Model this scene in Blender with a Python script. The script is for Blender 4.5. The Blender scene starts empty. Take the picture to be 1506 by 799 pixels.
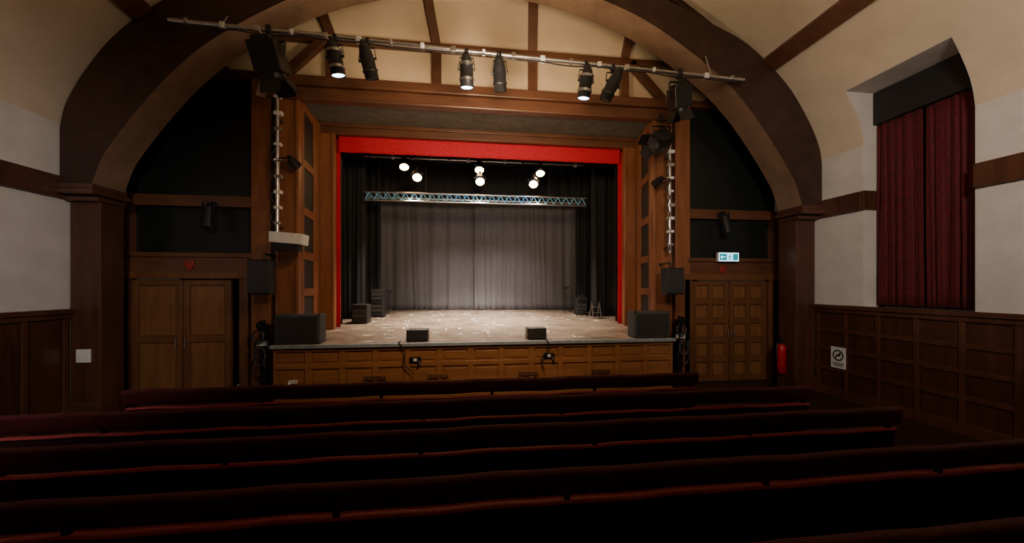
import bpy, math, random
from mathutils import Vector, Matrix
random.seed(7)
scene=bpy.context.scene
COL=scene.collection
XC=0.42
ORG={}
# ---------------------------------------------------------------- materials
def _mat(name):
    m=bpy.data.materials.new(name); m.use_nodes=True
    nt=m.node_tree; return m,nt,nt.nodes,nt.links,nt.nodes['Principled BSDF']
def wood(name,c1,c2,rough=.45,stretch=(1,1,12),scale=1.5,bump=.15):
    m,nt,N,L,b=_mat(name)
    tc=N.new('ShaderNodeTexCoord'); mp=N.new('ShaderNodeMapping')
    mp.inputs['Scale'].default_value=tuple(scale*(12.0/s if s>1 else 8.0) for s in stretch)
    n=N.new('ShaderNodeTexNoise'); n.inputs['Scale'].default_value=1.0; n.inputs['Detail'].default_value=6
    n.inputs['Distortion'].default_value=.6
    n2=N.new('ShaderNodeTexNoise'); n2.inputs['Scale'].default_value=.9; n2.inputs['Detail'].default_value=2
    mix=N.new('ShaderNodeMath'); mix.operation='MULTIPLY_ADD'; mix.inputs[1].default_value=.6
    L.new(tc.outputs['Object'],mp.inputs[0]); L.new(mp.outputs[0],n.inputs[0]); L.new(tc.outputs['Object'],n2.inputs[0])
    mu=N.new('ShaderNodeMath'); mu.operation='MULTIPLY'; mu.inputs[1].default_value=.4
    L.new(n2.outputs[0],mu.inputs[0]); L.new(n.outputs[0],mix.inputs[0]); L.new(mu.outputs[0],mix.inputs[2])
    r=N.new('ShaderNodeValToRGB'); r.color_ramp.elements[0].position=.3; r.color_ramp.elements[1].position=.7
    r.color_ramp.elements[0].color=(*c1,1); r.color_ramp.elements[1].color=(*c2,1)
    L.new(mix.outputs[0],r.inputs[0]); L.new(r.outputs[0],b.inputs['Base Color'])
    b.inputs['Roughness'].default_value=rough
    bp=N.new('ShaderNodeBump'); bp.inputs['Strength'].default_value=bump; bp.inputs['Distance'].default_value=.01
    L.new(n.outputs[0],bp.inputs['Height']); L.new(bp.outputs[0],b.inputs['Normal'])
    return m
def noisy(name,c1,c2,rough=.8,scale=6,bump=.1,metal=0,sheen=0):
    m,nt,N,L,b=_mat(name)
    tc=N.new('ShaderNodeTexCoord'); n=N.new('ShaderNodeTexNoise'); n.inputs['Scale'].default_value=scale; n.inputs['Detail'].default_value=5
    L.new(tc.outputs['Object'],n.inputs[0])
    r=N.new('ShaderNodeValToRGB'); r.color_ramp.elements[0].position=.35; r.color_ramp.elements[1].position=.65
    r.color_ramp.elements[0].color=(*c1,1); r.color_ramp.elements[1].color=(*c2,1)
    L.new(n.outputs[0],r.inputs[0]); L.new(r.outputs[0],b.inputs['Base Color'])
    b.inputs['Roughness'].default_value=rough; b.inputs['Metallic'].default_value=metal
    if sheen: b.inputs['Sheen Weight'].default_value=sheen
    if bump:
        bp=N.new('ShaderNodeBump'); bp.inputs['Strength'].default_value=bump; bp.inputs['Distance'].default_value=.01
        L.new(n.outputs[0],bp.inputs['Height']); L.new(bp.outputs[0],b.inputs['Normal'])
    return m
def emit(name,c,s):
    m,nt,N,L,b=_mat(name)
    b.inputs['Base Color'].default_value=(*c,1); b.inputs['Emission Color'].default_value=(*c,1); b.inputs['Emission Strength'].default_value=s
    return m
def grille(name):
    m,nt,N,L,b=_mat(name)
    tc=N.new('ShaderNodeTexCoord'); v=N.new('ShaderNodeTexVoronoi'); v.inputs['Scale'].default_value=90
    L.new(tc.outputs['Object'],v.inputs[0])
    r=N.new('ShaderNodeValToRGB'); r.color_ramp.elements[0].color=(.004,.004,.004,1); r.color_ramp.elements[1].color=(.03,.03,.032,1); r.color_ramp.elements[1].position=.5
    L.new(v.outputs[0],r.inputs[0]); L.new(r.outputs[0],b.inputs['Base Color']); b.inputs['Roughness'].default_value=.5
    return m
def boards(name,c1,c2):
    m,nt,N,L,b=_mat(name)
    tc=N.new('ShaderNodeTexCoord'); br=N.new('ShaderNodeTexBrick')
    br.inputs['Scale'].default_value=1.0; br.inputs['Brick Width'].default_value=2.4; br.inputs['Row Height'].default_value=.14
    br.inputs['Mortar Size'].default_value=.004; br.inputs['Color1'].default_value=(*c1,1); br.inputs['Color2'].default_value=(*c2,1); br.inputs['Mortar'].default_value=(.02,.012,.008,1)
    n=N.new('ShaderNodeTexNoise'); n.inputs['Scale'].default_value=2.2; n.inputs['Detail'].default_value=7
    n3=N.new('ShaderNodeTexNoise'); n3.inputs['Scale'].default_value=14; n3.inputs['Detail'].default_value=4
    L.new(tc.outputs['Object'],br.inputs[0]); L.new(tc.outputs['Object'],n.inputs[0]); L.new(tc.outputs['Object'],n3.inputs[0])
    mx=N.new('ShaderNodeMix'); mx.data_type='RGBA'; mx.blend_type='MULTIPLY'; mx.inputs[0].default_value=.75
    r=N.new('ShaderNodeValToRGB'); r.color_ramp.elements[0].position=.38; r.color_ramp.elements[0].color=(.25,.22,.19,1); r.color_ramp.elements[1].position=.62
    ad=N.new('ShaderNodeMath'); ad.operation='MULTIPLY_ADD'; ad.inputs[1].default_value=.5
    mu=N.new('ShaderNodeMath'); mu.operation='MULTIPLY'; mu.inputs[1].default_value=.5
    L.new(n3.outputs[0],mu.inputs[0]); L.new(n.outputs[0],ad.inputs[0]); L.new(mu.outputs[0],ad.inputs[2]); L.new(ad.outputs[0],r.inputs[0])
    L.new(br.outputs['Color'],mx.inputs[6]); L.new(r.outputs[0],mx.inputs[7]); L.new(mx.outputs[2],b.inputs['Base Color'])
    b.inputs['Roughness'].default_value=.36
    return m
M_arch=wood('dark_oak',(.020,.008,.006),(.055,.024,.015),.5,(1,1,1),.5)
M_sofflit=wood('arch_soffit_oak_lit',(.18,.105,.065),(.30,.19,.12),.55,(1,1,1),.5)  # paler copy of the arch oak, stage light painted into its colour
M_oakv=wood('oak_vertical',(.14,.046,.018),(.28,.105,.042),.42,(1,1,12),1.2)
M_oakh=wood('oak_horizontal',(.07,.026,.013),(.15,.058,.027),.42,(12,1,1),1.2)
M_dadow=wood('dado_oak',(.042,.015,.009),(.105,.040,.022),.33,(1,1,12),1.0)
M_dadop=wood('dado_panel_oak',(.028,.011,.007),(.085,.030,.016),.3,(1,1,12),1.3)
M_door=wood('door_oak',(.095,.036,.014),(.19,.078,.03),.4,(1,1,12),1.3)
M_doorp=wood('door_panel_oak',(.14,.055,.02),(.25,.11,.042),.4,(1,1,12),1.6)
M_front=wood('stage_oak',(.20,.080,.030),(.36,.16,.062),.38,(12,1,1),1.5)
M_stage=boards('stage_boards',(.38,.29,.215),(.29,.22,.165))
M_floor=boards('hall_boards',(.05,.02,.01),(.035,.014,.008))
M_plaster=noisy('cream_plaster',(.56,.52,.485),(.63,.59,.55),.85,3,.12)
M_ceil=noisy('ceiling_plaster',(.58,.48,.355),(.65,.54,.41),.85,2,.12)
M_gable=noisy('gable_plaster',(.60,.45,.29),(.66,.50,.33),.85,2,.12)
M_dark=noisy('dark_green_panel',(.003,.005,.004),(.006,.009,.008),.5,5,.05)
M_black=noisy('matt_black',(.008,.008,.008),(.014,.014,.015),.6,20,.05)
M_blackp=noisy('black_paint',(.008,.008,.009),(.015,.015,.017),.38,15,.03)
M_bcloth=noisy('black_serge',(.006,.006,.0065),(.012,.012,.013),.9,30,.2)
M_gcloth=noisy('backcloth_serge',(.10,.096,.104),(.135,.13,.14),.9,25,.2)
M_red=noisy('red_velvet',(.46,.002,.018),(.58,.004,.030),.8,20,.15)
M_redc=noisy('deep_red_curtain',(.055,.0015,.004),(.10,.003,.007),.85,20,.15)
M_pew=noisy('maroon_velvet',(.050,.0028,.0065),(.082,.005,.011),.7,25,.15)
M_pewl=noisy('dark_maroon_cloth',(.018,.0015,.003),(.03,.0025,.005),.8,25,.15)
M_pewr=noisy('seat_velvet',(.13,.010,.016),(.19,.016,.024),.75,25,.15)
M_litedge=noisy('red_lit_edge',(.42,.06,.07),(.55,.09,.10),.6,25,.1)  # brighter red, paints the light caught on the bench back edge
M_peww=wood('pew_wood',(.008,.003,.002),(.02,.008,.004),.45,(12,1,1),1.5)
M_chrome=noisy('aluminium',(.55,.55,.56),(.7,.7,.7),.3,30,.0,metal=1)
M_white=noisy('white_enamel',(.62,.62,.6),(.72,.72,.7),.4,12,.02)
M_grey=noisy('grey_carpet',(.04,.04,.045),(.06,.06,.065),.8,60,.2)
M_soft=noisy('grey_green_soffit',(.07,.07,.055),(.11,.11,.085),.7,5,.05)
M_edge=noisy('grey_blue_edging',(.20,.25,.29),(.3,.35,.38),.5,20,.05)
M_grille=grille('speaker_grille')
M_tape=noisy('white_tape',(.75,.75,.72),(.85,.85,.82),.6,20,0)
M_bluelit=noisy('blue_lit_aluminium',(.10,.36,.62),(.18,.48,.75),.4,20,0,metal=.1)  # aluminium lattice coloured blue, the blue light is painted in
M_ext=noisy('extinguisher_red',(.35,.006,.012),(.45,.012,.018),.3,10,0)
M_warm=emit('lit_lens_warm',(1,.56,.22),45)
M_cool=emit('lit_lens_cool',(.62,.72,1),16)
M_exitg=emit('exit_green',(.02,.30,.36),.7)
M_exitw=emit('exit_white',(.40,.82,1),2.2)
M_glass=noisy('unlit_lens',(.05,.05,.06),(.09,.09,.1),.1,10,0)
M_sky=noisy('dark_window_pane',(.006,.006,.008),(.01,.01,.012),.15,5,0)
M_sblack=noisy('sign_black',(.01,.01,.01),(.02,.02,.02),.5,10,0)
M_sred=noisy('sign_red',(.22,.02,.015),(.30,.03,.02),.5,10,0)
M_cable=noisy('cable_black',(.01,.01,.01),(.02,.02,.02),.5,10,0)
# ---------------------------------------------------------------- mesh builder
class B:
    def __init__(s): s.v=[];s.f=[];s.m=[];s.s=[]
    def add(s,vs,fs,m=0,sm=False):
        o=len(s.v); s.v+=[tuple(v) for v in vs]
        for f in fs: s.f.append(tuple(i+o for i in f)); s.m.append(m); s.s.append(sm)
        return s
    def box(s,x0,x1,y0,y1,z0,z1,m=0):
        vs=[(x,y,z) for x in(x0,x1) for y in(y0,y1) for z in(z0,z1)]
        return s.add(vs,[(0,1,3,2),(4,6,7,5),(0,4,5,1),(2,3,7,6),(0,2,6,4),(1,5,7,3)],m)
    def obox(s,c,u,v,w,m=0):
        c=Vector(c);u=Vector(u);v=Vector(v);w=Vector(w)
        vs=[c+a*u+b*v+d*w for a in(-1,1) for b in(-1,1) for d in(-1,1)]
        return s.add(vs,[(0,1,3,2),(4,6,7,5),(0,4,5,1),(2,3,7,6),(0,2,6,4),(1,5,7,3)],m)
    def beam(s,p0,p1,w,d,up=(0,1,0),m=0):
        p0=Vector(p0);p1=Vector(p1);a=(p1-p0)/2; ax=a.normalized(); upv=Vector(up)
        sd=ax.cross(upv).normalized(); up2=sd.cross(ax).normalized()
        return s.obox((p0+p1)/2,a,sd*w/2,up2*d/2,m)
    def cyl(s,p0,p1,r0,r1=None,seg=16,m=0,caps=True,rings=None):
        p0=Vector(p0);p1=Vector(p1); r1=r0 if r1 is None else r1
        ax=(p1-p0).normalized(); t=Vector((0,0,1)) if abs(ax.z)<.9 else Vector((1,0,0))
        a=ax.cross(t).normalized(); b=ax.cross(a)
        rg=rings or [(0,r0),(1,r1)]
        vs=[]
        for (k,r) in rg:
            c=p0.lerp(p1,k)
            for i in range(seg):
                an=2*math.pi*i/seg; vs.append(c+a*math.cos(an)*r+b*math.sin(an)*r)
        fs=[]
        for j in range(len(rg)-1):
            for i in range(seg):
                i2=(i+1)%seg; fs.append((j*seg+i,j*seg+i2,(j+1)*seg+i2,(j+1)*seg+i))
        s.add(vs,fs,m,True)
        if caps:
            s.add(vs[:seg],[tuple(range(seg))[::-1]],m); s.add(vs[-seg:],[tuple(range(seg))],m)
        return s
    def tube(s,pts,r,seg=6,m=0):
        pts=[Vector(p) for p in pts]; vs=[];n=len(pts)
        t0=(pts[1]-pts[0]).normalized(); a=t0.orthogonal().normalized()
        for i,p in enumerate(pts):
            t=(pts[min(i+1,n-1)]-pts[max(i-1,0)]).normalized()
            a=(a-t*a.dot(t)).normalized(); c=t.cross(a)
            for k in range(seg):
                an=2*math.pi*k/seg; vs.append(p+a*math.cos(an)*r+c*math.sin(an)*r)
        fs=[(j*seg+k,j*seg+(k+1)%seg,(j+1)*seg+(k+1)%seg,(j+1)*seg+k) for j in range(n-1) for k in range(seg)]
        fs+=[tuple(range(seg))[::-1],tuple(range((n-1)*seg,n*seg))]
        return s.add(vs,fs,m,True)
    def prism(s,pts,vec,m=0):
        n=len(pts); vec=Vector(vec)
        vs=[Vector(p) for p in pts]+[Vector(p)+vec for p in pts]
        fs=[tuple(range(n))[::-1],tuple(range(n,2*n))]+[(i,(i+1)%n,n+(i+1)%n,n+i) for i in range(n)]
        return s.add(vs,fs,m)
    def done(s,name,mats,parent=None,bevel=0,origin=None,label=None,cat=None,kind=None,group=None,flip=False):
        xs=[v[0] for v in s.v];ys=[v[1] for v in s.v];zs=[v[2] for v in s.v]
        o=origin or ((min(xs)+max(xs))/2,(min(ys)+max(ys))/2,min(zs))
        me=bpy.data.meshes.new(name); me.from_pydata([(v[0]-o[0],v[1]-o[1],v[2]-o[2]) for v in s.v],[],s.f)
        if not isinstance(mats,(list,tuple)): mats=[mats]
        for m in mats: me.materials.append(m)
        me.polygons.foreach_set('material_index',s.m); me.polygons.foreach_set('use_smooth',s.s); me.update()
        import bmesh
        bm=bmesh.new(); bm.from_mesh(me); bmesh.ops.recalc_face_normals(bm,faces=bm.faces); bm.to_mesh(me); bm.free()
        ob=bpy.data.objects.new(name,me); COL.objects.link(ob); ORG[ob.name]=Vector(o)
        if parent: ob.parent=parent; ob.location=Vector(o)-ORG[parent.name]
        else: ob.location=o
        if bevel:
            md=ob.modifiers.new('bev','BEVEL'); md.width=bevel; md.segments=2; md.limit_method='ANGLE'
        tag(ob,label,cat,kind,group); return ob
def tag(ob,label=None,cat=None,kind=None,group=None):
    if label: ob['label']=label
    if cat: ob['category']=cat
    if kind: ob['kind']=kind
    if group: ob['group']=group
def empty(name,loc,label,cat,group=None):
    e=bpy.data.objects.new(name,None); e.location=loc; e.empty_display_size=.1; COL.objects.link(e); ORG[e.name]=Vector(loc)
    tag(e,label,cat,None,group); return e
ST=dict(kind='structure')
def cat_rom(pts,n=5):
    out=[]
    P=[pts[0]]+list(pts)+[pts[-1]]
    for i in range(1,len(P)-2):
        p0,p1,p2,p3=[Vector(q) for q in P[i-1:i+3]]
        for k in range(n):
            t=k/n; out.append(.5*((2*p1)+(-p0+p2)*t+(2*p0-5*p1+4*p2-p3)*t*t+(-p0+3*p1-3*p2+p3)*t**3))
    out.append(Vector(P[-2])); return out
# ---------------------------------------------------------------- hall shell
HW=6.3; XL=XC-HW-.02; XR=XC+HW-.02   # side walls
YB=-4.5; YE=7.3
B().box(XL-.2,XR+.2,YB,13.6,-.1,0).done('floor',M_floor,label='dark timber boarded hall floor',**ST)
b=B().box(XL-.2,XL,YB,YE,0,4.4); b.done('wall_left',M_plaster,label='cream plastered side wall',**ST)
WY0,WY1=4.13,5.53; WX=XR+.30
b=B().box(XR,XR+.2,WY1,YE,0,4.4).box(XR,XR+.2,YB,WY0,0,4.4).box(XR,XR+.2,WY0,WY1,0,1.66)
prof=[(6.3,4.4),(6.22,4.75),(5.95,5.25),(5.5,5.85),(5.22,6.15),(4.31,6.82),(3.64,7.26),(2.5,7.95),(1.2,8.5),(0,8.7)]
P=cat_rom([(p[0],p[1],0) for p in prof],4)
def px(z):
    if z<=4.401: return 6.3
    for a,c in zip(P[:-1],P[1:]):
        if a.y-1e-5<=z<=c.y+1e-5: return a.x+(c.x-a.x)*(z-a.y)/(c.y-a.y+1e-9)
    return 0
DT=5.28
xr=lambda z: XC+px(z)-.02
for yy,d in((WY1-.012,.06),(WY0+.012,-.06)):
    zc=[4.45,4.6,4.75,4.9,5.05,5.18,DT-.004]
    pts=[(XR+.004,yy,4.38)]+[(xr(z)+.004,yy,z) for z in zc]+[(WX+.1,yy,DT-.004),(WX+.1,yy,1.64),(XR+.004,yy,1.64)]
    b.prism(pts,(0,d,0))
b.box(xr(DT)+.01,WX+.1,WY0-.03,WY1+.03,DT-.002,DT+.08)
b.box(XR+.2,WX+.12,WY0,WY1,1.5,1.655)
b.done('wall_right',M_plaster,label='cream plastered side wall with deep window recess',**ST)
B().box(XL-.2,XR+.2,YB-.2,YB,0,8.8).done('wall_back',M_plaster,label='cream plastered rear wall',**ST)
def shell(b,y0,y1,pts,sgn,m=0,t=.1):
    for a,c in zip(pts[:-1],pts[1:]):
        xa,xc2=XC+sgn*a.x-.02,XC+sgn*c.x-.02
        o=Vector((sgn*(c.y-a.y),0,(a.x-c.x))).normalized()*t
        b.prism([(xa,y0,a.y),(xc2,y0,c.y),(xc2+o.x,y0,c.y+o.z),(xa+o.x,y0,a.y+o.z)],(0,y1-y0,0),m)
b=B()
lowP=[p for p in P if p.y<=DT]; lowP.append(Vector((px(DT),DT,0)))
highP=[Vector((px(DT),DT,0))]+[p for p in P if p.y>DT]
shell(b,YB,YE,P,-1)
shell(b,YB,WY0,lowP,1); shell(b,WY1,YE,lowP,1); shell(b,YB,YE,highP,1)
b.done('ceiling',M_ceil,label='warm cream coved plaster ceiling',**ST)
b=B()
for sg in(-1,1):
    x=XC+sg*5.19-.02; z=6.13
    b.obox((x,(YB+6.25)/2,z),(0,(6.25-YB)/2,0),Vector((sg*-.80,0,.62))*.14,Vector((sg*.62,0,.80))*.06)
b.done('trim_1',M_oakh,label='timber purlins running along the coved ceiling',**ST)
b=B().box(XL,XL+.06,YB,6.4,3.30,3.62)
b.box(XR-.06,XR,WY1,6.4,3.30,3.62).box(XR-.06,XR,YB,WY0,3.30,3.62)
b.box(XR-.06,WX-.1,WY1-.05,WY1,3.30,3.62)
b.done('trim_2',M_dadow,bevel=.01,label='dark timber wall rails at picture height',**ST)
def dado(xw,sg,name):
    b=B(); D=1.60
    xi=lambda d: xw-sg*d
    def bx(d0,d1,y0,y1,z0,z1,m): 
        a,c=sorted((xi(d0),xi(d1))); b.box(a,c,y0,y1,z0,z1,m)
    bx(0,.02,YB,6.4,0,D,1)
    bx(.0,.09,YB,6.4,D,D+.07,0); bx(.0,.06,YB,6.4,D-.07,D,0); bx(.0,.055,YB,6.4,0,.16,0)
    if sg>0:
        for z in(.47,.82,1.17): bx(.02,.045,YB,6.4,z,z+.07,0)
    y=6.36
    while y>YB:
        bx(.02,.048,y-.07,y,0.1,D-.05,0); y-=.52
    b.done(name,[M_dadow,M_dadop],bevel=.006,label='polished dark oak wainscot panelling',**ST)
dado(XL,-1,'trim_3'); dado(XR,1,'trim_4')
# ---------------------------------------------------------------- big timber arch
inner=[(5.87,3.5),(5.74,3.9),(5.57,4.2),(5.3,4.6),(5.0,5.0),(4.75,5.3),(4.3,5.74),(3.6,6.24),(2.75,6.72),(1.83,7.04),(.9,7.24),(0,7.32)]
outer=[(6.28,3.5),(6.28,4.1),(6.27,4.4),(6.18,4.75),(5.92,5.25),(5.5,5.82),(4.75,6.45),(3.95,6.80),(2.95,7.2),(1.95,7.5),(.95,7.68),(0,7.74)]
I=cat_rom([(a,c,0) for a,c in inner],4); O=cat_rom([(a,c,0) for a,c in outer],4)
I=[(XC-.02-p.x,p.y) for p in I]+[(XC-.02+p.x,p.y) for p in reversed(I[:-1])]
O=[(XC-.02-p.x,p.y) for p in O]+[(XC-.02+p.x,p.y) for p in reversed(O[:-1])]
YR0=6.26; YA0,YA1=6.4,6.80
arch=empty('timber_arch',(XC,6.6,0),'large dark oak roof arch springing from wall pilasters','arch')
b=B(); n=len(I); vs=[]
for i in range(n):
    vs+= [(I[i][0],YR0,I[i][1]),(O[i][0],YR0,O[i][1]),(O[i][0],YA1,O[i][1]),(I[i][0],YA1,I[i][1])]
for i in range(n-1):
    for k in range(4):
        k2=(k+1)%4
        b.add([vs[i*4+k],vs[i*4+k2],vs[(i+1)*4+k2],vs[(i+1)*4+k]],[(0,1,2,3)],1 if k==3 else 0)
b.add([vs[0],vs[1],vs[2],vs[3]],[(0,1,2,3)]); b.add(vs[-4:],[(0,1,2,3)])
b.done('arch_rib',[M_arch,M_sofflit],arch)
for sg in(-1,1):
    xo=XC-.02+sg*6.28; xi=XC-.02+sg*5.87
    a,c=sorted((xo,xi))
    B().box(a,c,YA0,YA1,0,3.3).box(a-(0.03 if sg>0 else 0),c+(.03 if sg<0 else 0),YA0-.04,YA1,0,.25).done('pilaster',M_dadow,arch,bevel=.015)
    bb=B()
    for k,(e,z0,z1) in enumerate(((.03,3.28,3.36),(.09,3.36,3.44),(.05,3.44,3.52))):
        bb.box(a-(e if sg>0 else 0),c+(e if sg<0 else 0),YA0-e-(.14 if k else .06),YA1,z0,z1)
    bb.done('corbel',M_dadow,arch,bevel=.015)
    B().beam((XC+sg*4.75,6.6,6.56),(XC+sg*2.3,6.6,8.05),.22,.3).done('rafter',M_arch,arch)
    B().beam((XC+sg*3.25,6.6,6.85),(XC+sg*3.2,6.6,7.5),.16,.2).done('strut',M_arch,arch)
# ---------------------------------------------------------------- end wall
b=B()
C=XC-.02
def trap(z0,z1,y0,y1,m,h0=None,h1=None):
    h0=h0 or px(z0)-.02; h1=h1 or px(z1)-.02
    b.prism([(C-h0,y0,z0),(C+h0,y0,z0),(C+h1,y0,z1),(C-h1,y0,z1)],(0,y1-y0,0),m)
trap(5.82,6.15,7.34,7.44,0); trap(6.15,6.55,7.34,7.44,0)
zs=[6.55,6.82,7.26,7.8,8.3]
for z0,z1 in zip(zs[:-1],zs[1:]):
    y0=7.34-(z0-6.55)*.32; y1=7.34-(z1-6.55)*.32
    h0,h1=px(z0)-.02,px(z1)-.02
    b.add([(C-h0,y0,z0),(C+h0,y0,z0),(C+h1,y1,z1),(C-h1,y1,z1),(C-h0,y0+.1,z0),(C+h0,y0+.1,z0),(C+h1,y1+.1,z1),(C-h1,y1+.1,z1)],
      [(0,1,2,3),(4,7,6,5),(0,4,5,1),(3,2,6,7),(0,3,7,4),(1,5,6,2)],0)
b.done('wall_gable',M_gable,label='cream plaster gable above the stage opening',**ST)
b=B()
for sg in(-1,1):
    def X(h): return C+sg*h
    zz=[2.55,4.4,4.75,5.0,5.3,5.6,5.75]
    pts=[(X(4.1),7.34,5.75),(X(4.1),7.34,2.55)]+[(X(px(z)-.02 if z>4.4 else 6.28),7.34,z) for z in zz]
    b.prism(pts,(0,.1,0))
b.done('wall_end',M_dark,label='dark green boarding beside the stage opening',**ST)
b=B()
for sg in(-1,1):
    def bx(h0,h1,y0,y1,z0,z1):
        a,c=sorted((C+sg*h0,C+sg*h1)); b.box(a,c,y0,y1,z0,z1)
    bx(4.17,6.27,7.24,7.36,3.42,3.62)
    bx(4.17,6.27,7.22,7.36,2.22,2.60)
    bx(4.17,6.27,7.18,7.22,2.52,2.60)
    bx(6.12,6.27,7.2,7.36,0,3.42)
    b.prism([(C+sg*3.8,7.2,5.72),(C+sg*(px(5.72)-.03),7.2,5.72),(C+sg*(px(5.86)-.03),7.2,5.86),(C+sg*3.8,7.2,5.86)],(0,.16,0))
    b.beam((C+sg*3.66,7.26,5.84),(C+sg*2.95,7.26,6.56),.15,.12)
    b.beam((C+sg*4.6,7.27,5.84),(C+sg*5.2,7.27,5.84+.28),.15,.12)
b.box(C-3.9,C+3.9,7.2,7.36,6.50,6.62)
for h in(-2.83,-.93,.93,2.83):
    b.box(C+h-.085,C+h+.085,7.24,7.36,5.8,6.5)
    b.beam((C+h,7.30,6.58),(C+h*1.08-.12,6.96,7.62),.17,.10)
b.done('trim_5',M_oakh,bevel=.008,label='oak timber framing of end wall',**ST)
def panel_door(b,x0,x1,z0,z1,y,nx,nz,m0=0,m1=1):
    b.box(x0,x1,y,y+.05,z0,z1,m0)
    fw=.09
    cw=(x1-x0-fw*(nx+1))/nx; ch=(z1-z0-fw*(nz+1))/nz
    for i in range(nx+1): b.box(x0+i*(cw+fw),x0+i*(cw+fw)+fw,y-.03,y+.001,z0,z1,m0)
    for j in range(nz+1): b.box(x0,x1,y-.028,y+.001,z0+j*(ch+fw),z0+j*(ch+fw)+fw,m0)
    for i in range(nx):
        for j in range(nz):
            xa=x0+fw+i*(cw+fw);za=z0+fw+j*(ch+fw)
            b.box(xa+.03,xa+cw-.03,y-.015,y+.001,za+.03,za+ch-.03,m1)
k=0
DR=[(-5.72,-4.93,1,2),(-4.91,-4.14,1,2),(4.68,5.53,2,5),(5.55,6.4,2,5)]
for (x0,x1,nx,nz) in DR:
    k+=1; b=B(); panel_door(b,x0,x1,.02,2.12,7.28,nx,nz)
    d=b.done(f'door_{k}',[M_door,M_doorp],bevel=.006,label='panelled oak door leaf beside the stage',**ST)
    hx=x1-.06 if k%2 else x0+.06
    B().cyl((hx,7.25,1.02),(hx,7.19,1.02),.012,m=0).cyl((hx,7.19,.94),(hx,7.19,1.10),.013).done('handle',M_chrome,d,label='small metal door handle')
b=B()
for x0,x1 in((-5.88,-5.74),(-3.98,-3.84),(4.5,4.66),(6.42,6.66)): b.box(x0,x1,7.2,7.34,0,2.24)
b.box(-5.88,-3.84,7.18,7.34,2.14,2.26).box(4.5,6.66,7.18,7.34,2.14,2.26)
b.done('trim_6',M_door,bevel=.008,label='oak door surrounds',**ST)
b=B().box(-5.9,-3.2,8.62,8.7,0,2.3).box(-5.9,-3.2,7.5,8.6,2.2,2.3)
b.done('wall_lobby',M_dark,label='dark lobby behind the side door',**ST)
b=B()
for i in range(5):
    b.box(-4.14,-3.84,7.45+i*.22,7.45+i*.22+.24,0,.2*(i+1),0); b.box(-4.14,-3.84,7.43+i*.22,7.47+i*.22,.2*(i+1)-.015,.2*(i+1)+.006,1)
b.done('stage_steps',[M_black,M_tape],label='black stage steps with white nosings in doorway',cat='steps')
# ---------------------------------------------------------------- proscenium
pro=empty('proscenium_frame',(XC,7.3,0),'oak proscenium frame with black inset side panels','proscenium')
XP=.49
for sg in(-1,1):
    def bx(b,h0,h1,y0,y1,z0,z1,m=0,cx=XC):
        a,c=sorted((cx+sg*h0,cx+sg*h1)); b.box(a,c,y0,y1,z0,z1,m)
    b=B(); bx(b,3.88,4.2,7.2,7.34,0,5.76); bx(b,3.8,3.88,7.30,7.34,0,5.7,1); bx(b,3.40,3.80,7.22,7.36,.98,5.5)
    bx(b,3.74,3.80,7.19,7.23,.98,5.5);bx(b,3.40,3.46,7.19,7.23,.98,5.5)
    b.done('outer_post',[M_oakv,M_black],pro,bevel=.008)
    b=B(); 
    def rp(t,z,d=0):
        return (XC+.07*t+sg*(3.42+.2*t-d),7.34+1.24*t,z)
    def slab(t0,t1,z0,z1,d0,d1,m):
        vs=[rp(t0,z0,d0),rp(t1,z0,d0),rp(t1,z1,d0),rp(t0,z1,d0),rp(t0,z0,d1),rp(t1,z0,d1),rp(t1,z1,d1),rp(t0,z1,d1)]
        b.add(vs,[(0,1,2,3),(4,7,6,5),(0,4,5,1),(3,2,6,7),(0,3,7,4),(1,5,6,2)],m)
    slab(0,1,.98,5.5,-.08,0,1)
    slab(.0,.08,.98,5.5,0,.03,0); slab(.60,1,.98,5.5,0,.03,0)
    for z in(.98,1.82,2.52,3.35,4.25,5.3): slab(0,1,z,z+.15,0,.032,0)
    b.done('reveal',[M_oakv,M_black],pro,bevel=.005)
    b=B(); bx(b,3.30,3.64,8.56,8.68,1.0,5.34,0,XP); bx(b,3.30,3.36,8.53,8.57,1.0,5.34,0,XP)
    b.done('inner_post',M_oakv,pro,bevel=.008)
b=B().box(XC-4.0,XC+4.0,7.10,7.36,5.62,5.80).box(XC-3.9,XC+3.9,7.16,7.36,5.40,5.62).box(XC-3.9,XC+3.9,7.12,7.2,5.38,5.43)
b.done('outer_beam',M_oakh,pro,bevel=.02)
b=B()
b.add([(XC-3.42,7.34,5.44),(XC+3.42,7.34,5.44),(XP+3.62,8.6,5.56),(XP-3.62,8.6,5.56),(XC-3.42,7.34,5.5),(XC+3.42,7.34,5.5),(XP+3.62,8.6,5.62),(XP-3.62,8.6,5.62)],[(0,1,2,3),(4,7,6,5),(0,4,5,1),(3,2,6,7),(0,3,7,4),(1,5,6,2)],0)
b.done('reveal_soffit',M_soft,pro)
B().box(XP-3.62,XP+3.62,8.56,8.68,5.34,5.56).box(XP-3.62,XP+3.62,8.5,8.57,5.48,5.56).done('inner_beam',M_oakh,pro,bevel=.01)
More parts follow.
